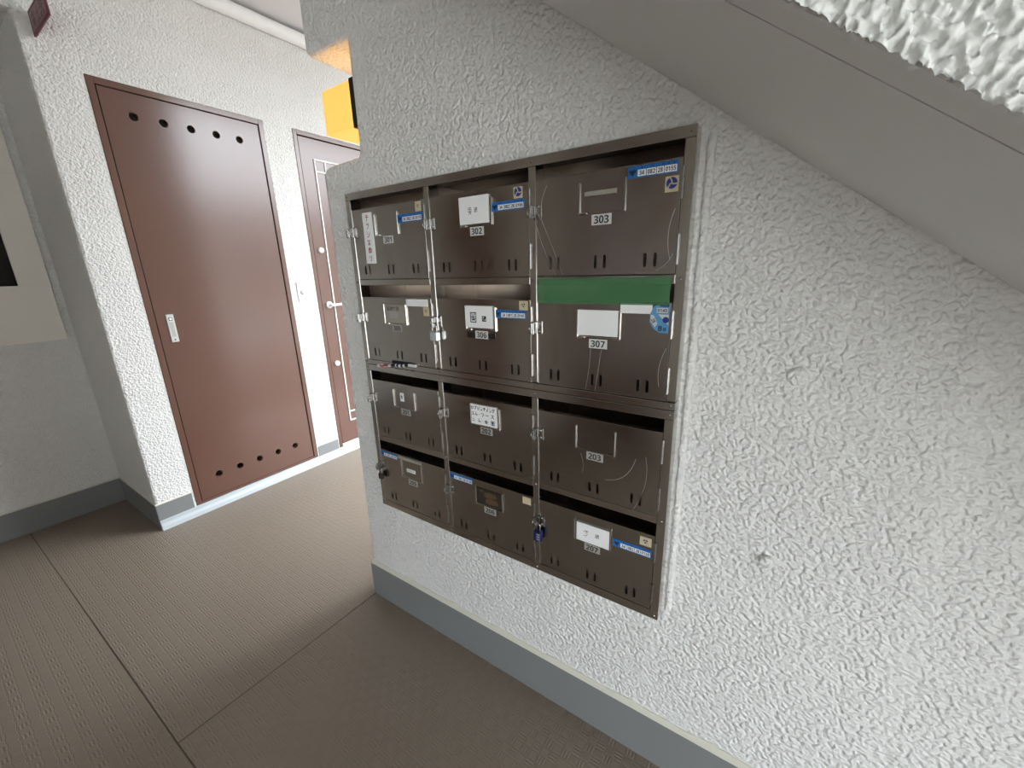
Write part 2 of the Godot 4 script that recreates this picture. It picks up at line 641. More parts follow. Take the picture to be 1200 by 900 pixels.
	prism(st, PackedVector2Array([Vector2(XA, -0.3116), Vector2(-1.2862, -0.3116), Vector2(-1.2862, -0.3145), Vector2(XA, -0.3145)]), 0.0, 0.1394, plan)
	box(st, Vector3(XA, 0, 0.3145), Vector3(XA + 0.003, 0.1394, 3.6))
	part("alcove_board", st, "grey_paint", bl)
	st = begin()
	box(st, Vector3(XA, 0.1394, 0.312), Vector3(XA + 0.005, 0.1465, 3.6), 0.001)
	box(st, Vector3(XA, 0.1394, 0.3116), Vector3(-1.284, 0.1455, 0.3165), 0.001)
	box(st, Vector3(-1.295, 0.1394, 0.152), Vector3(-1.283, 0.1465, 0.3165), 0.002)
	part("sealant_strip", st, "caulk", bl)
	for seg in [[-6.1, -0.575], [-0.573, 0.3125]]:
		st = begin()
		prism(st, PackedVector2Array([Vector2(-1.4, 0), Vector2(-1.274, 0), Vector2(-1.2765, 0.02), Vector2(-1.284, 0.034), Vector2(-1.2855, 0.0535), Vector2(-1.4, 0.0535)]), seg[0], seg[1])
		part("kerb", st, "pale_grey_paint", bl)

	# ceiling and the rounded trim along the door wall
	st = begin()
	box(st, Vector3(-2.1, 2.6, -6.2), Vector3(0.3, 2.76, 0.0))
	box(st, Vector3(0.3, 2.6, -6.2), Vector3(0.36, 2.76, -0.75))
	box(st, Vector3(0.3, 2.6, -0.75), Vector3(4.4, 2.76, 0.0))
	struct("ceiling", st, "ceiling_paint", "pale flat ceiling of the corridor")
	st = begin()
	box(st, Vector3(-2.1, 2.6, 0.0), Vector3(4.4, 2.76, 3.65))
	struct("ceiling_hall", st, "slab", "bare concrete ceiling of the hall")
	st = begin()
	tube(st, [Vector3(XD + 0.03, 2.5505, -6.1), Vector3(XD + 0.03, 2.5505, 0.31)], 0.034, 24)
	struct("trim_1", st, "white_metal", "white rounded trim under the ceiling above the brown doors")

	# outside the frame: the stair core behind the mailbox wall, the corridor's parapet, and the entrance wall behind the camera
	st = begin()
	box(st, Vector3(0.3, 0, -0.75), Vector3(0.45, 2.6, -0.15))
	box(st, Vector3(-2.0, 0, -6.25), Vector3(0.3, 2.6, -6.1))
	struct("wall_corridor", st, "plain_plaster", "stair core and end wall of the open corridor")
	st = begin()
	box(st, Vector3(-2.0, 0, 1.9), Vector3(-1.2, 2.6, 2.05))
	box(st, Vector3(-0.56, 0, 1.9), Vector3(-0.06, 2.6, 2.05))
	box(st, Vector3(-1.2, 2.0, 1.9), Vector3(-0.56, 2.6, 2.05))
	box(st, Vector3(-0.06, 2.0, 1.9), Vector3(0.66, 2.6, 2.05))
	box(st, Vector3(0.66, 0, 1.9), Vector3(0.8, 2.6, 3.65))
	box(st, Vector3(0.8, 0, 3.5), Vector3(1.6, 2.6, 3.65))
	box(st, Vector3(1.6, 1.8, 3.5), Vector3(4.35, 2.6, 3.65))
	box(st, Vector3(4.25, 0, -0.15), Vector3(4.4, 2.6, 1.3))
	box(st, Vector3(4.25, 0, 3.3), Vector3(4.4, 2.6, 3.65))
	box(st, Vector3(4.25, 1.8, 1.3), Vector3(4.4, 2.6, 3.3))
	struct("wall_entrance", st, "beige_plaster", "entrance wall behind the camera with a wide opening")
	st = begin()
	box(st, Vector3(1.0, 1.95, 3.65), Vector3(4.6, 2.1, 5.2))
	struct("entrance_canopy", st, "plain_plaster", "flat canopy outside the entrance behind the camera")
	for d in [[-1.2, -0.56, "door_3"], [-0.06, 0.66, "door_4"]]:
		st = begin()
		box(st, Vector3(d[0] + 0.002, 0.002, 1.93), Vector3(d[1] - 0.002, 1.998, 2.0), 0.004)
		struct(d[2], st, "brown_enamel", "brown steel door in the wall behind the camera")
	st = begin()
	box(st, Vector3(-60, -0.4, -60), Vector3(60, -0.21, 60))
	struct("ground", st, "paving", "pale paving outside the entrance")
	st = begin()
	box(st, Vector3(0.5, -0.3, -60), Vector3(60, -0.2, -0.3))
	struct("ground_yard", st, "asphalt", "grey asphalt yard beside the corridor")


func rounded_wall(st: SurfaceTool, o: PackedVector2Array, zb: float, zf: float, r: float, xmax: float, xplain: float) -> void:
	# a wall outline whose free edges are rounded towards the front; points on the joints with the other pieces stay put
	var turn := -1.0 if Geometry2D.is_polygon_clockwise(o) else 1.0
	var inset := func(k: float) -> PackedVector2Array:
		var out := PackedVector2Array()
		for i in o.size():
			var p := o[i]
			var a := (p - o[(i - 1 + o.size()) % o.size()]).normalized()
			var b := (o[(i + 1) % o.size()] - p).normalized()
			var na := Vector2(-a.y, a.x) * turn
			var nb := Vector2(-b.y, b.x) * turn
			var m := (na + nb).normalized()
			var fixed := p.x > xmax or is_equal_approx(p.x, xplain) or p.y > 2.7 or p.y < 0.01
			if p.y > 2.7 or p.y < 0.01:
				out.append(p + (Vector2(k, 0) if p.x < 0.1 else Vector2.ZERO))
			else:
				out.append(p if fixed else p + m * k / maxf(0.5, m.dot(na)))
		return out
	var steps := [[0.0, zb], [0.0, zf - r], [r * 0.13, zf - r * 0.5], [r * 0.5, zf - r * 0.13], [r, zf]]
	var rings := []
	for s in steps:
		rings.append(inset.call(s[0]))
	for k in steps.size() - 1:
		for i in o.size():
			var j := (i + 1) % o.size()
			if (o[i].x > xmax and o[j].x > xmax):
				continue
			var d := (o[j] - o[i]) * turn
			var n := Vector3(d.y, -d.x, 0).normalized() + Vector3(0, 0, 0.0 if k == 0 else 0.6)
			quad(st, Vector3(rings[k][i].x, rings[k][i].y, steps[k][1]), Vector3(rings[k][j].x, rings[k][j].y, steps[k][1]), Vector3(rings[k + 1][j].x, rings[k + 1][j].y, steps[k + 1][1]), Vector3(rings[k + 1][i].x, rings[k + 1][i].y, steps[k + 1][1]), n)
	for e in [0, steps.size() - 1]:
		var poly: PackedVector2Array = rings[e]
		var idx := Geometry2D.triangulate_polygon(poly)
		for i in range(0, idx.size(), 3):
			tri(st, Vector3(poly[idx[i]].x, poly[idx[i]].y, steps[e][1]), Vector3(poly[idx[i + 1]].x, poly[idx[i + 1]].y, steps[e][1]), Vector3(poly[idx[i + 2]].x, poly[idx[i + 2]].y, steps[e][1]), Vector3(0, 0, -1 if e == 0 else 1))


func soffit_y(x: float) -> float:
	return 1.5303 - 0.7488 * (x - 1.0856)


func build_stairs() -> void:
	var t := thing("staircase", "sloping white plastered underside of a stair flight above the mailbox wall", "stairs", Vector3(0, 0, 0))
	# the flight: a sloping slab with steps on top, its foot on the floor
	var st := begin()
	var o := PackedVector2Array([Vector2(-0.33, soffit_y(-0.33)), Vector2(-0.33, 2.6)])
	var x := 0.03
	var y := soffit_y(0.03) + 0.28
	while y > 0.02:
		if y < 2.6:
			o.append(Vector2(x, y))
			o.append(Vector2(x + 0.24, y))
		elif y + 0.18 > 2.6:
			o.append(Vector2(x + 0.24, 2.6))
		x += 0.24
		y -= 0.24 * 0.7488
	o.append(Vector2(x, 0.0))
	o.append(Vector2(1.0856 + 1.5303 / 0.7488, 0.0))
	o.append(Vector2(0.03, soffit_y(0.03)))
	o[0] = Vector2(0.03, soffit_y(0.03) + 0.001)
	o[1] = Vector2(0.03, 2.6)
	o.remove_at(o.size() - 1)
	prism(st, o, 0.001, 0.421)
	part("flight", st, "plain_plaster", t)
	# the balustrade wall along the open side; its smooth foot hangs a little below the flight
	st = begin()
	var low := func(px: float) -> float: return soffit_y(px) - 0.0005
	var b := PackedVector2Array([Vector2(0.03, low.call(0.03)), Vector2(0.03, 2.6), Vector2(1.1, 2.6), Vector2(3.125, 1.1), Vector2(3.125, low.call(3.125) if low.call(3.125) > 0.0 else 0.0)])
	prism(st, b, 0.427, 0.464)
	part("balustrade_core", st, "plain_plaster", t)
	st = begin()
	var f := PackedVector2Array()
	for q in b:
		f.append(q + Vector2(0, 0.003 if q.y < 2.0 and q.y > 0.01 and q.x != 3.125 else 0.0))
	prism(st, f, 0.464, 0.4695)
	part("balustrade_face", st, "wall_paint", t)
	# its sprayed face, close to the eye: real lumps
	var n1 := FastNoiseLite.new()
	n1.seed = 5
	n1.noise_type = FastNoiseLite.TYPE_SIMPLEX_SMOOTH
	n1.frequency = 1.0 / 0.008
	n1.fractal_octaves = 2
	var n2 := FastNoiseLite.new()
	n2.seed = 6
	n2.noise_type = FastNoiseLite.TYPE_SIMPLEX_SMOOTH
	n2.frequency = 1.0 / 0.0045
	var relief := func(px: float, py: float) -> float:
		return 0.008 * smoothstep(-0.45, 0.35, n1.get_noise_2d(px, py)) + 0.0022 * n2.get_noise_2d(px, py)
	st = begin()
	st.set_smooth_group(0)
	var nu := 720
	var nv := 170
	var p := []
	for i in nu + 1:
		var col := []
		var px := 0.8 + 1.1 * i / nu
		for j in nv + 1:
			var v := (j - 3) / float(nv - 3) * 0.42
			var py: float = low.call(px) + v
			var z: float = 0.4685 + relief.call(px, py)
			if j < 3:                        # the lower edge turns in under the face, unevenly
				var k: float = 1.0 - j / 3.0
				z = lerpf(z, 0.462, k * k)
				py = low.call(px) + 0.0035 * relief.call(px, low.call(px)) / 0.008 * (1.0 - k) - 0.0008
			col.append(Vector3(px, py, z))
		p.append(col)
	for i in nu:
		for j in nv:
			quad(st, p[i][j], p[i + 1][j], p[i + 1][j + 1], p[i][j + 1], Vector3(0, -0.05, 1))
	part("sprayed_face", st, "coarse_plaster", t)


# ------------------------------------------------------------------ corridor doors

func build_doors() -> void:
	# door to the pipe shaft; local x runs along the wall towards the corridor's far end, local z out of the wall
	var d := setting("door_1", "brown steel shaft door with a row of vent holes above and below", Vector3(XD, 0, 0.149), PI / 2)
	frame_of(d, 0.715, 0.0545, 2.0835, 0.027, 0.0)
	var rows := []
	for y in [0.1885, 1.9585]:
		var holes := []
		for i in 5:
			var cx := 0.149 - 0.0125 + 0.1101 * i
			holes.append([cx, circle(cx, y, 0.0175)])
		rows.append([y - 0.03, y + 0.03, holes])
	var st := begin()
	holed_plate(st, 0.032, 0.684, 0.0695, 2.0525, rows, -0.035, -0.003)
	part("leaf", st, "brown_enamel", d)
	# flush pull, set in the leaf
	st = begin()
	box(st, Vector3(0.0715, 0.945, -0.003), Vector3(0.1025, 1.083, 0.0012), 0.001)
	var pull := part("pull_handle", st, "aluminium", d)
	st = begin()
	box(st, Vector3(0.0785, 0.972, 0.0), Vector3(0.0955, 1.045, 0.0018), 0.0006)
	part("grip", st, "button", pull)
	st = begin()
	box(st, Vector3(0.0795, 1.052, 0.0), Vector3(0.095, 1.068, 0.0022), 0.0005)
	part("latch_window", st, "ink", pull)
	st = begin()
	box(st, Vector3(0.0825, 1.0545, 0.002), Vector3(0.0925, 1.0655, 0.0032), 0.0005)
	part("latch_tab", st, "white_metal", pull)
	st = begin()
	lathe(st, [Vector2(0.0035, 0), Vector2(0.003, 0.0025), Vector2(0, 0.003)], Transform3D(Basis(), Vector3(0.087, 0.957, 0.001)), 12)
	part("keyhole", st, "ink", pull)

	# flat door beside it, half hidden by the mailbox wall
	d = setting("door_2", "brown steel flat door with white lattice moulding and a silver lever", Vector3(XD, 0, -0.731), PI / 2)
	frame_of(d, 0.89, 0.0545, 2.0835, 0.026, 0.022)
	st = begin()
	box(st, Vector3(0.0305, 0.076, -0.04), Vector3(0.8595, 2.0525, -0.003), 0.001)
	part("leaf", st, "brown_enamel", d)
	# lattice: an outer border and an inner pair of bars that cross it near the corners
	for r in [[0.116, 0.228, 0.116, 1.937], [0.774, 0.228, 0.774, 1.937], [0.116, 0.228, 0.774, 0.228], [0.116, 1.937, 0.774, 1.937], [0.186, 0.228, 0.186, 1.937], [0.704, 0.228, 0.704, 1.937], [0.116, 0.294, 0.774, 0.294], [0.116, 1.87, 0.774, 1.87]]:
		st = begin()
		box(st, Vector3(r[0] - 0.0042, r[1] - 0.0042, -0.003), Vector3(r[2] + 0.0042, r[3] + 0.0042, 0.004), 0.0015)
		part("lattice_bar", st, "white_metal", d)
	for y in [1.4034, 0.6603]:
		st = begin()
		lathe(st, [Vector2(0.018, -0.002), Vector2(0.0175, 0.01), Vector2(0.014, 0.013), Vector2(0, 0.0135)], Transform3D(Basis(), Vector3(0.073, y, 0)), 24)
		var cyl := part("lock_cylinder", st, "white_metal", d)
		st = begin()
		lathe(st, [Vector2(0.0035, 0.013), Vector2(0.003, 0.0145), Vector2(0, 0.0145)], Transform3D(Basis(), Vector3(0.073, y, 0)), 10)
		part("keyhole", st, "ink", cyl)
	st = begin()
	lathe(st, [Vector2(0.0225, -0.002), Vector2(0.022, 0.008), Vector2(0.018, 0.011), Vector2(0, 0.0112)], Transform3D(Basis(), Vector3(0.0765, 1.057, 0)), 24)
	var rose := part("lever_rose", st, "white_metal", d)
	st = begin()
	lathe(st, [Vector2(0.009, 0.01), Vector2(0.009, 0.036), Vector2(0, 0.036)], Transform3D(Basis(), Vector3(0.0765, 1.057, 0)), 16)
	box(st, Vector3(0.07, 1.049, 0.03), Vector3(0.165, 1.065, 0.042), 0.003)
	part("lever", st, "white_metal", rose)


func frame_of(d: Node3D, w: float, y0: float, y1: float, bar: float, sill: float) -> void:
	var st := begin()
	box(st, Vector3(0, y0, -0.1), Vector3(bar, y1, 0.003), 0.002)
	box(st, Vector3(w - bar, y0, -0.1), Vector3(w, y1, 0.003), 0.002)
	box(st, Vector3(bar - 0.002, y1 - bar, -0.1), Vector3(w - bar + 0.002, y1, 0.003), 0.002)
	if sill == 0.0:
		box(st, Vector3(bar - 0.002, y0, -0.1), Vector3(w - bar + 0.002, y0 + 0.013, 0.003), 0.002)
	part("frame", st, "brown_enamel", d)
	if sill > 0.0:
		st = begin()
		box(st, Vector3(bar, y0, -0.1), Vector3(w - bar, y0 + sill - 0.002, 0.002), 0.002)
		part("threshold", st, "aluminium", d)
	st = begin()
	box(st, Vector3(0.004, y0 + 0.004, -0.14), Vector3(w - 0.004, y1 - 0.004, -0.102))
	part("recess_back", st, "slab", d)


# ------------------------------------------------------------------ mailboxes

const GLYPH := {
	"chi": "7929|0696|5854413020", "ra": "2979|1777645220", "shi": "1829|1426|1050739597", "o": "0757|39311022546472705040|7886",
	"dan": "190161|0849|2927|0646|2602|2642|6958523010|6796|8780", "ri": "2824|7974604030", "oku": "5947|1808|1813|1888|8883|2676|5753|5530|5570|0393|5220|5280",
	"den": "1811|1188|1888|8881|1181|5851|1585", "oka": "191090|1999|9990|3846|7866|2575|5562|5552|3432|7472|3272", "e": "2878|5852|1292",
	"mu": "492282|6483", "fu": "18888540", "bar": "0595", "su": "188810|5590", "ni": "2777|1292", "pu": "1777643020|7999887879", "ri2": "2824|7974604020",
	"n": "1827|1060859", "te": "2878|0696|564020", "i": "895510|5550", "gu": "391545|3979744010|8998|7988", "kai": "590595|3666|2363|2321|2161|6361", "en": "191090|1999|9990|3777|2666|4575|3473|4361|5550",
	"ro": "1711|1171|7177|1777", "dot": "4555", "en2": "2829|5020|2888|5851|2177",
}


func build_mailboxes() -> void:
	var panel := panel_mesh()
	var holder := holder_mesh()
	var hinge := hinge_mesh()
	var latch := latch_mesh()
	var rivet := rivet_mesh()
	var y_top := [1.469, 0.977]
	var y_bottom := [0.9775, 0.479]
	for u in 2:
		var unit := thing("mailbox_unit", ["upper bank of six stainless steel mailboxes numbered 301 to 307, green tape on one", "lower bank of six stainless steel mailboxes numbered 201 to 207, below the other bank"][u], "mailboxes", Vector3(0.648, y_bottom[u], 0.0), 0.0, "stainless mailbox banks in the plaster wall")
		var org := -unit.position
		var yt: float = y_top[u]
		var yb: float = y_bottom[u] + 0.0006
		var r1t: float = DOOR_Y[u * 2]
		var r2t: float = DOOR_Y[u * 2 + 1]
		# face frame: top and bottom rails, stiles, mullions, middle rail
		var bars := [
			["top_rail", 0.1815, 1.1135, yt - 0.0185, yt], ["bottom_rail", 0.1815, 1.1135, yb, r2t - DH - 0.0015], ["stile", 0.1815, 0.2018, yb + 0.018, yt - 0.0186], ["stile", 1.0957, 1.1135, yb + 0.018, yt - 0.0186],
			["mullion", 0.4895, 0.5068, yb + 0.018, yt - 0.0186], ["mullion", 0.7915, 0.8088, yb + 0.018, yt - 0.0186],
		]
		for c in 3:
			bars.append(["middle_rail", [0.2019, 0.5069, 0.8089][c], [0.4894, 0.7914, 1.0956][c], r1t - DH - 0.0175, r1t - DH - 0.0012])
		for b in bars:
			var st := begin()
			var stile: bool = b[0] == "stile" or b[0] == "mullion"
			box(st, Vector3(b[1], b[3], 0.0 if b[0] != "middle_rail" else 0.012), Vector3(b[2], b[4], FRONT - (0.0012 if b[0] == "middle_rail" else (0.0006 if stile else 0.0))), 0.0008)
			part(b[0], st, "steel", unit, org)
		# cabinet shell behind the frame, with dividers and a shelf
		var shell := begin()
		box(shell, Vector3(0.1925, yb + 0.012, -0.149), Vector3(1.1025, yt - 0.01, -0.1475))
		box(shell, Vector3(0.1925, yt - 0.0115, -0.147), Vector3(1.1025, yt - 0.0095, 0.001))
		box(shell, Vector3(0.1925, yb + 0.0115, -0.147), Vector3(1.1025, yb + 0.0135, 0.001))
		box(shell, Vector3(0.1925, yb + 0.012, -0.147), Vector3(0.194, yt - 0.01, 0.001))
		box(shell, Vector3(1.101, yb + 0.012, -0.147), Vector3(1.1025, yt - 0.01, 0.001))
		part("cabinet_shell", shell, "steel_inside", unit, org)
		for x in [0.4975, 0.7995]:
			var st := begin()
			box(st, Vector3(x - 0.0008, yb + 0.0136, -0.147), Vector3(x + 0.0008, yt - 0.012, 0.0))
			part("divider", st, "steel_inside", unit, org)
		var sh := begin()
		box(sh, Vector3(0.1942, r1t - DH - 0.0105, -0.147), Vector3(1.1008, r1t - DH - 0.009, 0.0118))
		part("shelf", sh, "steel_inside", unit, org)
		for x in [0.191, 0.4975, 0.7997, 1.105]:
			for y in [yt - 0.009, yb + 0.009, r1t - DH - 0.009]:
				inst("rivet", rivet, unit, org + Vector3(x, y, FRONT - 0.0008))
		for row in 2:
			for c in 3:
				var number: int = [[301, 302, 303], [305, 306, 307], [201, 202, 203], [205, 206, 207]][u * 2 + row][c]
				var door := inst("mailbox_door", panel, unit, org + Vector3(DOOR_X[c], DOOR_Y[u * 2 + row], FRONT))
				inst("card_holder", holder, door)
				for hy in [0.04, 0.147]:
					inst("hinge", hinge, door, Vector3(DW + 0.0025, -hy, 0))
				inst("latch", latch, door, Vector3(-0.0085, -0.059, 0))
				number_plate(door, number)
				dress(door, number)
		if u == 0:
			var st := begin()
			box(st, Vector3(0.8125, 1.1785, FRONT + 0.0012), Vector3(1.0895, 1.2295, FRONT + 0.0016))
			part("tape_strip", st, "green_tape", unit, org).set_meta("label", "translucent green tape sealing the slot of mailbox 307")


func panel_mesh() -> ArrayMesh:
	# door sheet, origin at its upper corner: three pairs of slots, folded edges
	var holes := []
	for cx in [0.034, 0.0525, 0.1333, 0.1522, 0.2305, 0.2487]:
		holes.append([cx, capsule(cx, -0.1635, 0.0029, 0.0125)])
	var st := begin()
	holed_plate(st, 0.0012, DW - 0.0012, -DH + 0.0012, -0.0012, [[-0.182, -0.146, holes]], -0.002, -0.0008)
	for e in [[0.0, 0.0024, -DH, 0.0], [DW - 0.0024, DW, -DH, 0.0], [0.002, DW - 0.002, -0.003, 0.0], [0.002, DW - 0.002, -DH, -DH + 0.0024]]:
		box(st, Vector3(e[0], e[2], -0.014), Vector3(e[1], e[3], -0.0006), 0.0005)
	return commit(st, "steel_door")


func holder_mesh() -> ArrayMesh:
	var st := begin()
	for x in [[0.0965, 0.1], [0.1855, 0.19]]:
		box(st, Vector3(x[0], -0.0755, -0.001), Vector3(x[1], -0.018, 0.0034), 0.001)
	box(st, Vector3(0.0975, -0.0755, -0.001), Vector3(0.1145, -0.0715, 0.003), 0.0008)
	box(st, Vector3(0.1735, -0.0755, -0.001), Vector3(0.1885, -0.0715, 0.003), 0.0008)
	box(st, Vector3(0.0975, -0.0735, -0.001), Vector3(0.1885, -0.0722, 0.0006), 0.0003)
	return commit(st, "steel")


func hinge_mesh() -> ArrayMesh:
	var st := begin()
	for k in 3:
		var a := -0.0255 + 0.0172 * k
		tube(st, [Vector3(0, a, 0.001), Vector3(0, a + 0.0164, 0.001)], 0.0024, 10)
	box(st, Vector3(-0.006, -0.0255, -0.002), Vector3(0, 0.0255, 0.0004), 0.0002)
	return commit(st, "chrome")


func latch_mesh() -> ArrayMesh:
	# hasp over the frame: riveted plate on the door, a swivel eye and a folded tongue
	var st := begin()
	box(st, Vector3(0.0095, -0.0135, -0.0008), Vector3(0.0215, 0.0135, 0.0012), 0.0005)
	for f in [[-0.009, -0.0055, -0.0125, 0.0115], [0.0045, 0.009, -0.0125, 0.0115], [-0.006, 0.005, 0.0078, 0.0115], [-0.006, 0.005, -0.0125, -0.0088]]:
		box(st, Vector3(f[0], f[2], 0.0004), Vector3(f[1], f[3], 0.0022), 0.0008)
	for p in [Vector3(0.0155, 0.0085, 0.001), Vector3(0.0155, -0.0085, 0.001), Vector3(-0.0055, 0.008, 0.002)]:
		lathe(st, [Vector2(0.0033, 0), Vector2(0.0029, 0.0016), Vector2(0, 0.0026)], Transform3D(Basis(), p), 12)
	box(st, Vector3(0.0015, -0.013, 0.002), Vector3(0.0035, 0.0105, 0.0165), 0.0006)
	box(st, Vector3(-0.0065, -0.015, 0.0125), Vector3(0.0075, -0.004, 0.015), 0.0008)
	var loop := []
	for k in 14:
		var t := TAU * k / 14
		loop.append(Vector3(-0.002, cos(t) * 0.0065 - 0.002, 0.0095 + sin(t) * 0.0075))
	tube(st, loop, 0.0016, 8, true)
	return commit(st, "chrome")


func rivet_mesh() -> ArrayMesh:
	var st := begin()
	lathe(st, [Vector2(0.0031, 0), Vector2(0.0028, 0.0011), Vector2(0.0015, 0.0018), Vector2(0, 0.0019)], Transform3D(), 12)
	return commit(st, "chrome")


func number_plate(door: Node, number: int) -> void:
	var st := begin()
	box(st, Vector3(0.1242, -0.0957, -0.001), Vector3(0.1636, -0.0765, 0.0003))
	var am := commit(st, "plate_white" if number > 300 and not number in [305] else "plate_grey")
	st = begin()
	text(st, str(number), 0.1439, -0.0861, 0.0138, 0.0004, true, 1.02)
	am = commit_plain(st, "ink", am)
	inst("number_plate", am, door)


func commit_plain(st: SurfaceTool, m: String, into: ArrayMesh) -> ArrayMesh:
	var am := st.commit(into)
	am.surface_set_material(am.get_surface_count() - 1, M[m])
	return am


func patch(x0: float, y0: float, x1: float, y1: float, z := 0.0004) -> SurfaceTool:
	# a thin sheet on the door, measured from the door's upper corner, y downwards
	var st := begin()
	box(st, Vector3(x0, -y1, -0.0009), Vector3(x1, -y0, z))
	return st


func address_sticker(door: Node, x: float, y: float, w: float, digits: Array, blue := "sticker_blue") -> void:
	var h := w * 0.222
	var am := commit(patch(x, y, x + w, y + h, 0.0003), blue)
	var st := begin()
	var heart := PackedVector2Array()
	for k in 28:
		var t := TAU * k / 28
		heart.append(Vector2(x + w * 0.1 + 16.0 * pow(sin(t), 3) * h * 0.0195, -y - h * 0.53 + (13.0 * cos(t) - 5.0 * cos(2 * t) - 2.0 * cos(3 * t) - cos(4 * t)) * h * 0.0195))
	prism(st, heart, 0.0002, 0.0005)
	for k in 7:
		if k != 1 and k != 3:
			var p := Vector2(x + w * (0.29 + 0.105 * k), -y - h * 0.17)
			prism(st, PackedVector2Array([p + Vector2(-0.001, -0.001), p + Vector2(0.001, -0.001), p + Vector2(0.001, 0.001), p + Vector2(-0.001, 0.001)]), 0.0002, 0.0005)
	am = commit(st, "sticker_navy", am)
	st = begin()
	for c in [[-0.062], [0.005]]:
		var arc := PackedVector2Array()
		for k in 9:
			var t := PI * (0.15 + 1.2 * k / 8.0) + (0.0 if c[0] < 0 else PI)
			arc.append(Vector2(x + w * 0.1 + cos(t) * h * 0.13 + (c[0] + 0.03) * h * 2.2, -y - h * 0.5 + sin(t) * h * 0.13))
		stroke(st, arc, h * 0.03, 0.0004)
	am = commit(st, blue, am)
	st = begin()
	var cells := [[0.205, 0.375], [0.39, 0.575], [0.59, 0.725], [0.74, 0.975]]
	for c in cells:
		box(st, Vector3(x + w * c[0], -y - h * 0.9, 0.0), Vector3(x + w * c[1], -y - h * 0.34, 0.0005))
	am = commit(st, "white_paper", am)
	st = begin()
	for i in 4:
		text(st, digits[i], x + w * (cells[i][0] + cells[i][1]) * 0.5, -y - h * 0.62, h * 0.38, 0.0006, true, 0.82)
	am = commit_plain(st, "ink", am)
	inst("address_sticker", am, door).set_meta("label", "blue address sticker with a heart emblem")


func badge(door: Node, x0: float, y0: float, x1: float, y1: float, faded := false) -> void:
	# small square sticker with a round blue emblem
	var am := commit(patch(x0, y0, x1, y1, 0.0003), "sticker_cream")
	var w := x1 - x0
	var c := Vector2(x0 + w * 0.5, -lerpf(y0, y1, 0.44))
	var st := begin()
	prism(st, circle(c.x, c.y, w * (0.2 if faded else 0.42), 24), 0.0002, 0.0005)
	am = commit(st, "badge_blue", am)
	st = begin()
	for k in 3:
		var t := PI / 2 + TAU * k / 3
		stroke(st, PackedVector2Array([c, c + Vector2(cos(t), sin(t)) * w * 0.16, c + Vector2(cos(t + 0.35), sin(t + 0.35)) * w * (0.2 if faded else 0.4)]), w * 0.1, 0.0005)
	am = commit(st, "sticker_cream", am)
	inst("round_badge", am, door)


func card(door: Node, x0: float, y0: float, x1: float, y1: float, glyphs: Array, pen := 0.0012, z := 0.0014, paper := "white_paper", ink := "ink", called := "name_card") -> void:
	# glyphs: [key, x, y (top, from the door's top), w, h]
	var st := begin()
	box(st, Vector3(x0, -y1, 0.0002), Vector3(x1, -y0, z), 0.0003)
	var am := commit(st, paper)
	if glyphs.size():
		st = begin()
		for g in glyphs:
			glyph(st, GLYPH[g[0]], g[1], -g[2] - g[4], g[3], g[4], pen, z)
		am = commit(st, ink, am)
	inst(called, am, door).set_meta("label", "%s card in the holder" % ["white" if paper == "white_paper" else "faded"])


func scratches(door: Node, lines: Array) -> void:
	for l in lines:
		var st := begin()
		var pts := PackedVector2Array()
		var a: Vector2 = l[0]
		var b: Vector2 = l[1]
		var c: Vector2 = l[2]
		for k in 13:
			var t := k / 12.0
			pts.append(a * (1 - t) * (1 - t) + b * 2 * t * (1 - t) + c * t * t)
		stroke(st, pts, 0.0007, -0.00082, 0.00006)
		part("scratch_mark", st, "scratched", door)


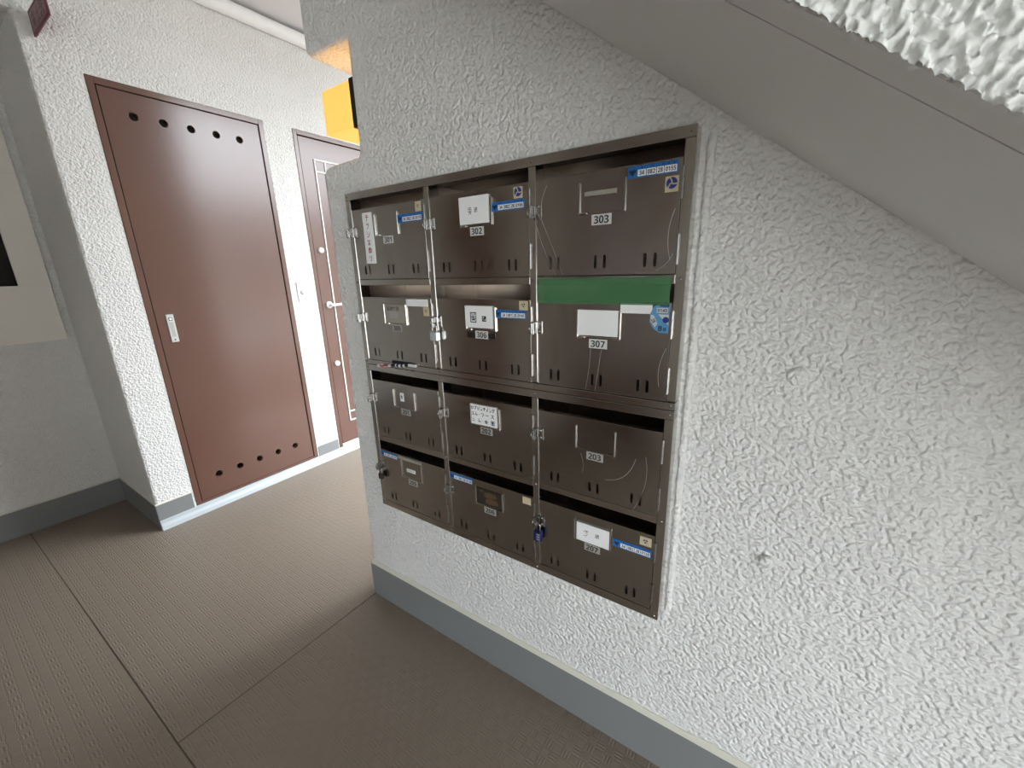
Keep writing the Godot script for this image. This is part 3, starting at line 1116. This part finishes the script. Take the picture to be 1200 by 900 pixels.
func dress(door: Node, number: int) -> void:
	match number:
		301:
			address_sticker(door, 0.1885, 0.0282, 0.089, ["34", "082", "28", "0178"])
			badge(door, 0.256, 0.0035, 0.276, 0.0262, true)
			var am := commit(strip_sheet(), "white_paper")
			var st := begin()
			var names := ["chi", "ra", "shi", "o", "dan", "ri"]
			for i in 6:
				glyph(st, GLYPH[names[i]], 0.0585 + 0.001 * sin(i * 2.0), -0.032 - i * 0.0212, 0.0125, 0.0135, 0.0016, 0.0004)
			am = commit(st, "red_ink", am)
			inst("paper_strip", am, door).set_meta("label", "white vertical paper strip with red handwriting")
		302:
			card(door, 0.0975, 0.0115, 0.1825, 0.0702, [["oku", 0.124, 0.034, 0.0105, 0.015], ["den", 0.142, 0.035, 0.0095, 0.0115]], 0.0008, 0.004)
			address_sticker(door, 0.189, 0.0305, 0.085, ["34", "082", "28", "0186"])
			badge(door, 0.2477, 0.0063, 0.2695, 0.0285)
		303:
			address_sticker(door, 0.192, 0.0034, 0.0865, ["34", "082", "28", "0155"])
			badge(door, 0.2585, 0.0275, 0.2805, 0.0527)
			var st := patch(0.1085, 0.0345, 0.1725, 0.0425, 0.0003)
			part("torn_label", st, "faded_paper", door)
			scratches(door, [[Vector2(0.004, -0.06), Vector2(0.03, -0.11), Vector2(0.062, -0.187)], [Vector2(0.002, -0.09), Vector2(0.012, -0.13), Vector2(0.046, -0.187)], [Vector2(0.012, -0.045), Vector2(0.016, -0.03), Vector2(0.026, -0.012)], [Vector2(0.278, -0.08), Vector2(0.262, -0.12), Vector2(0.275, -0.165)], [Vector2(0.252, -0.183), Vector2(0.272, -0.172), Vector2(0.279, -0.155)]])
		305:
			card(door, 0.1, 0.02, 0.1845, 0.0715, [["oka", 0.108, 0.024, 0.012, 0.012], ["den", 0.122, 0.025, 0.011, 0.011], ["kai", 0.134, 0.023, 0.012, 0.012], ["en", 0.147, 0.025, 0.012, 0.011]], 0.001, 0.001, "faded_paper", "stain_dark")
			var p := patch(0.118, 0.039, 0.153, 0.058, 0.0012)
			part("faded_label", p, "plate_grey", door)
			p = patch(0.191, 0.0035, 0.273, 0.0225, 0.0004)
			part("blank_label", p, "white_paper", door).set_meta("label", "blank white label")
			badge(door, 0.254, 0.0238, 0.275, 0.047, true)
		306:
			card(door, 0.0975, 0.0156, 0.1812, 0.069, [["oka", 0.113, 0.032, 0.0185, 0.023], ["den", 0.15, 0.039, 0.013, 0.014]], 0.0022, 0.004)
			address_sticker(door, 0.1878, 0.0235, 0.0845, ["34", "081", "28", "0145"])
			badge(door, 0.2552, 0.002, 0.278, 0.0228, true)
			var p := patch(0.0978, 0.0807, 0.1852, 0.0945, 0.0002)
			part("tape_residue", p, "lock_grey", door)
		307:
			card(door, 0.0985, 0.0172, 0.186, 0.069, [], 0.001, 0.003)
			var p := patch(0.1885, 0.0022, 0.2498, 0.0213, 0.0004)
			part("blank_label", p, "white_paper", door).set_meta("label", "blank white label")
			folded_sticker(door)
			scratches(door, [[Vector2(0.128, -0.098), Vector2(0.127, -0.14), Vector2(0.118, -0.187)], [Vector2(0.152, -0.098), Vector2(0.146, -0.14), Vector2(0.14, -0.187)], [Vector2(0.28, -0.085), Vector2(0.263, -0.12), Vector2(0.271, -0.16)]])
		201:
			var p := patch(0.1262, 0.0269, 0.1409, 0.0528, 0.0006)
			var am := commit(p, "white_paper")
			var st := begin()
			glyph(st, GLYPH["kai"], 0.1298, -0.0455, 0.0075, 0.0125, 0.0017, 0.0006)
			am = commit(st, "ink", am)
			inst("small_label", am, door)
		202:
			var g := []
			var y1 := ["ro", "pu", "ri2", "n", "te", "i", "n", "gu"]
			for i in 8:
				g.append([y1[i], 0.1 + i * 0.0097, 0.0205, 0.0075, 0.0085])
			var y2 := [["e", 0.1005], ["mu", 0.111], ["dot", 0.1215], ["fu", 0.1315], ["bar", 0.146], ["su", 0.1635]]
			for k in y2:
				g.append([k[0], k[1], 0.0365, 0.009, 0.0095])
			for k in [["ni", 0.1005, 0.009], ["mu", 0.12, 0.009], ["dot", 0.131, 0.006], ["kai", 0.1425, 0.011], ["en", 0.1625, 0.0105]]:
				g.append([k[0], k[1], 0.0535, k[2], 0.0105])
			card(door, 0.0955, 0.0155, 0.1812, 0.0702, g, 0.0015, 0.003)
		203:
			scratches(door, [[Vector2(0.235, -0.19), Vector2(0.27, -0.12), Vector2(0.255, -0.06)], [Vector2(0.17, -0.135), Vector2(0.22, -0.13), Vector2(0.235, -0.07)], [Vector2(0.11, -0.085), Vector2(0.12, -0.11), Vector2(0.115, -0.13)]])
		205:
			address_sticker(door, 0.0015, 0.004, 0.08, ["34", "082", "28", "0143"], "sticker_blue")
			var p := patch(0.0842, 0.0042, 0.19, 0.0142, 0.0004)
			part("blank_label", p, "faded_paper", door)
			p = patch(0.1207, 0.0405, 0.158, 0.0515, 0.0006)
			var am := commit(p, "white_paper")
			var st := begin()
			for i in 4:
				glyph(st, GLYPH["den"], 0.125 + i * 0.008, -0.049, 0.0045, 0.006, 0.0006, 0.0006)
			am = commit(st, "plate_grey", am)
			inst("small_label", am, door)
		206:
			address_sticker(door, 0.0015, 0.0025, 0.084, ["34", "082", "28", "0146"], "sticker_blue")
			card(door, 0.1005, 0.0225, 0.185, 0.07, [], 0.001, 0.001, "stain_dark")
			var st := begin()
			for b in [[0.126, 0.028, 0.17, 0.047], [0.13, 0.046, 0.175, 0.066], [0.108, 0.024, 0.124, 0.034]]:
				prism(st, PackedVector2Array([Vector2(b[0], -b[3] + 0.004), Vector2(b[0] + 0.012, -b[3]), Vector2(b[2], -b[3] + 0.006), Vector2(b[2] - 0.004, -b[1] - 0.003), Vector2(b[0] + 0.02, -b[1]), Vector2(b[0] + 0.002, -b[1] - 0.005)]), 0.0005, 0.0012)
			part("brown_stain", st, "stain_brown", door)
			var p := patch(0.2525, 0.0055, 0.2765, 0.0252, 0.0003)
			part("cream_sticker", p, "sticker_cream", door)
		207:
			card(door, 0.1045, 0.0238, 0.187, 0.0722, [["n", 0.122, 0.042, 0.012, 0.013], ["den", 0.152, 0.041, 0.0095, 0.0115], ["te", 0.125, 0.04, 0.01, 0.008]], 0.0009, 0.003)
			address_sticker(door, 0.194, 0.0378, 0.0862, ["34", "082", "28", "0135"])
			badge(door, 0.254, 0.0092, 0.279, 0.0301, true)


func strip_sheet() -> SurfaceTool:
	var st := begin()
	prism(st, PackedVector2Array([Vector2(0.0432, -0.146), Vector2(0.0848, -0.1465), Vector2(0.0862, -0.08), Vector2(0.0858, -0.0111), Vector2(0.0465, -0.0111), Vector2(0.0455, -0.034), Vector2(0.047, -0.036), Vector2(0.0452, -0.09)]), -0.0009, 0.0004)
	return st


func folded_sticker(door: Node) -> void:
	# an address sticker stuck on crooked and folded over into a fan
	var st := begin()
	var c := Vector2(0.281, -0.029)
	var fan := PackedVector2Array([Vector2(0.2815, -0.0025), Vector2(0.262, -0.0025), Vector2(0.2525, -0.008), Vector2(0.2465, -0.021), Vector2(0.2465, -0.036), Vector2(0.254, -0.048), Vector2(0.265, -0.0555), Vector2(0.2815, -0.0558)])
	prism(st, fan, -0.0009, 0.0005)
	var am := commit(st, "sticker_pale_blue")
	st = begin()
	box(st, Vector3(0.2585, -0.0185, 0.0), Vector3(0.2785, -0.0095, 0.0008))
	prism(st, PackedVector2Array([Vector2(0.2478, -0.0225), Vector2(0.2535, -0.0235), Vector2(0.261, -0.039), Vector2(0.2565, -0.0455), Vector2(0.248, -0.034)]), 0.0, 0.0008)
	prism(st, PackedVector2Array([Vector2(0.2615, -0.0215), Vector2(0.2805, -0.0215), Vector2(0.2805, -0.0405)]), 0.0, 0.0008)
	am = commit(st, "plate_white", am)
	st = begin()
	text(st, "0140", 0.2685, -0.014, 0.0062, 0.0008, true, 0.95)
	text(st, "B", 0.2665, -0.0475, 0.0095, 0.0006, true)
	text(st, "o", 0.2745, -0.049, 0.0062, 0.0006, true)
	text(st, "28", 0.2535, -0.0335, 0.0065, 0.0008, true, 0.9, -1.0)
	am = commit_plain(st, "sticker_navy", am)
	st = begin()
	prism(st, circle(0.2757, -0.0315, 0.0058, 20), 0.0003, 0.0009)
	box(st, Vector3(0.264, -0.0075, 0.0), Vector3(0.2805, -0.003, 0.0008))
	am = commit(st, "badge_blue", am)
	inst("folded_sticker", am, door).set_meta("label", "crumpled fan-shaped blue address sticker")


# ------------------------------------------------------------------ single things

func padlock(called: String, label: String, at: Vector3, w: float, h: float, d: float, body: String, dials: int) -> void:
	var t := thing(called, label, "padlock", at, 0.0, "")
	var st := begin()
	box(st, Vector3(-w / 2, -h, -d / 2), Vector3(w / 2, 0, d / 2), 0.003)
	part("body", st, body, t)
	st = begin()
	var pts := [Vector3(-w * 0.28, -0.002, 0)]
	for k in 9:
		var a := PI - PI * k / 8.0
		pts.append(Vector3(cos(a) * w * 0.28, 0.0125 + sin(a) * w * 0.28, 0))
	pts.append(Vector3(w * 0.28, -0.002, 0))
	tube(st, pts, 0.0021, 10)
	part("shackle", st, "chrome", t)
	for k in dials:
		st = begin()
		var y := -h * (0.26 + 0.22 * k)
		tube(st, [Vector3(w * 0.02, y, d / 2 - 0.001), Vector3(w * 0.42, y, d / 2 - 0.001)], 0.0024, 10)
		part("dial", st, "lock_silver" if body != "lock_silver" else "lock_grey", t)


func build_small_things() -> void:
	padlock("padlock", "silver block padlock hanging from the latch of mailbox 306", Vector3(0.503, 1.0995, FRONT + 0.010), 0.028, 0.026, 0.015, "lock_silver", 0)
	padlock("padlock", "navy blue combination padlock hanging from the latch of mailbox 207", Vector3(0.811, 0.6105, FRONT + 0.0105), 0.0225, 0.031, 0.016, "lock_blue", 3)
	padlock("padlock", "dark grey padlock hanging from the latch of mailbox 205", Vector3(0.2045, 0.608, FRONT + 0.010), 0.019, 0.022, 0.013, "lock_grey", 0)

	# a rolled flyer lying along the rail under mailbox 305
	var t := thing("flyer", "crumpled white flyer with red and black print on the rail below mailbox 305", "flyer", Vector3(0.33, 0.9772, FRONT))
	var st := begin()
	var top := []
	for k in 15:
		var u := k / 14.0
		top.append(Vector3(-0.082 + 0.165 * u, 0.002 + 0.017 * u + 0.0012 * sin(u * 17.0), 0.0045))
	tube(st, top, 0.0045, 10)
	part("roll", st, "flyer_white", t)
	for s in [[-0.07, -0.032, "flyer_red", 0.004], [-0.018, 0.0, "flyer_dark", 0.0047], [0.006, 0.014, "flyer_dark", 0.0047], [0.024, 0.032, "flyer_dark", 0.0047], [0.042, 0.055, "flyer_dark", 0.0047]]:
		st = begin()
		var u0: float = (s[0] + 0.082) / 0.165
		var u1: float = (s[1] + 0.082) / 0.165
		tube(st, [Vector3(s[0], 0.002 + 0.017 * u0 + 0.0012 * sin(u0 * 17.0), 0.0048), Vector3(s[1], 0.002 + 0.017 * u1 + 0.0012 * sin(u1 * 17.0), 0.0048)], s[3] + 0.0003, 10)
		part("printed_band", st, s[2], t)
	st = begin()
	box(st, Vector3(-0.02, 0.012, 0.0005), Vector3(0.06, 0.0235, 0.0012), 0.0002)
	part("loose_edge", st, "flyer_dark", t)

	# box lamp in the wall's notch
	t = thing("wall_lamp", "glowing amber box lamp in the notch at the end of the mailbox wall", "lamp", Vector3(0.1195, 1.649, -0.02))
	st = begin()
	box(st, Vector3(-0.0645, 0, -0.115), Vector3(0.0625, 0.116, 0), 0.004)
	part("lamp_cover", st, "lamp_glow", t)
	st = begin()
	box(st, Vector3(0.0635, -0.002, -0.115), Vector3(0.1015, 0.12, -0.001), 0.002)
	part("housing", st, "lamp_housing", t)
	var l := OmniLight3D.new()
	l.name = "lamp_light"
	l.position = Vector3(0, 0.058, -0.055)
	l.light_color = Color(1.0, 0.76, 0.45)
	l.light_energy = 0.0065
	l.light_size = 0.04
	l.omni_range = 8.0
	l.omni_attenuation = 2.0
	l.shadow_enabled = true
	t.add_child(l)

	# doorbell between the doors
	t = thing("doorbell", "small grey doorbell plate between the two brown doors", "doorbell", Vector3(XD, 1.0965, -0.6355), PI / 2)
	st = begin()
	box(st, Vector3(-0.0305, 0, -0.002), Vector3(0.0305, 0.116, 0.006), 0.002)
	part("plate", st, "aluminium", t)
	st = begin()
	lathe(st, [Vector2(0.014, 0.005), Vector2(0.0135, 0.009), Vector2(0.009, 0.012), Vector2(0, 0.0125)], Transform3D(Basis(), Vector3(0, 0.053, 0)), 20)
	part("button", st, "button", t)
	for y in [0.009, 0.107]:
		st = begin()
		lathe(st, [Vector2(0.003, 0.005), Vector2(0.0025, 0.0068), Vector2(0, 0.007)], Transform3D(Basis(), Vector3(0, y, 0)), 10)
		part("screw", st, "lock_grey", t)

	# flag sign that sticks out from the pilaster
	t = thing("hanging_sign", "faded maroon flag sign sticking out from the pilaster above the shaft door", "sign", Vector3(XD, 2.1655, 0.267))
	st = begin()
	box(st, Vector3(0.003, 0, -0.006), Vector3(0.2475, 0.083, 0.0), 0.001)
	part("board", st, "sign_red", t)
	st = begin()
	box(st, Vector3(0.014, 0.011, -0.001), Vector3(0.236, 0.072, 0.0004))
	part("face", st, "sign_face", t)
	st = begin()
	glyph(st, "5954|2847|8867|3431|3474|7470|5652|3353", 0.035, 0.018, 0.05, 0.046, 0.005, 0.0005)
	part("lettering", st, "sign_red", t)
	st = begin()
	glyph(st, "5956|5651|5110|5190|2635|8675", 0.1, 0.018, 0.05, 0.046, 0.005, 0.0005)
	part("lettering", st, "sign_red", t)
	st = begin()
	glyph(st, "1939|1737|1917|3937|6989|6787|6967|8987|0595|5746|5500|5590|1232|1030|1210|3230|6282|6080|6260|8280", 0.165, 0.018, 0.05, 0.046, 0.0042, 0.0005)
	part("lettering", st, "sign_red", t)
	st = begin()
	box(st, Vector3(0, 0.01, -0.014), Vector3(0.006, 0.073, -0.004), 0.001)
	part("bracket", st, "sign_red", t)

	# notice case on the alcove wall
	t = thing("notice_case", "cream metal notice case with a dark glass panel on the alcove wall", "notice case", Vector3(XA, 0.965, 0.346), PI / 2)
	st = begin()
	var zf := 0.028
	box(st, Vector3(-0.95, 0, 0.001), Vector3(0, 0.275, zf), 0.002)
	box(st, Vector3(-0.95, 0.78, 0.001), Vector3(0, 1.05, zf), 0.002)
	box(st, Vector3(-0.108, 0.274, 0.001), Vector3(0, 0.781, zf - 0.0001), 0.0)
	box(st, Vector3(-0.95, 0.274, 0.001), Vector3(-0.842, 0.781, zf - 0.0001), 0.0)
	part("case_frame", st, "cream_metal", t)
	st = begin()
	box(st, Vector3(-0.846, 0.27, 0.002), Vector3(-0.104, 0.785, 0.012))
	part("dark_panel", st, "dark_glass", t)

	# house across the way, which the glossy door mirrors
	t = thing("neighbour_house", "low pale house across the yard", "house", Vector3(14, -0.21, -8))
	st = begin()
	box(st, Vector3(0, 0, -14), Vector3(7, 3.9, 14), 0.02)
	part("body", st, "facade", t)
	st = begin()
	box(st, Vector3(-0.5, 3.9, -14.5), Vector3(7.5, 4.15, 14.5), 0.02)
	part("roof", st, "roof", t)
	for k in 5:
		st = begin()
		box(st, Vector3(-0.03, 1.1, -11.2 + 5.2 * k), Vector3(0.05, 2.4, -9.4 + 5.2 * k), 0.01)
		part("window", st, "window_glass", t)
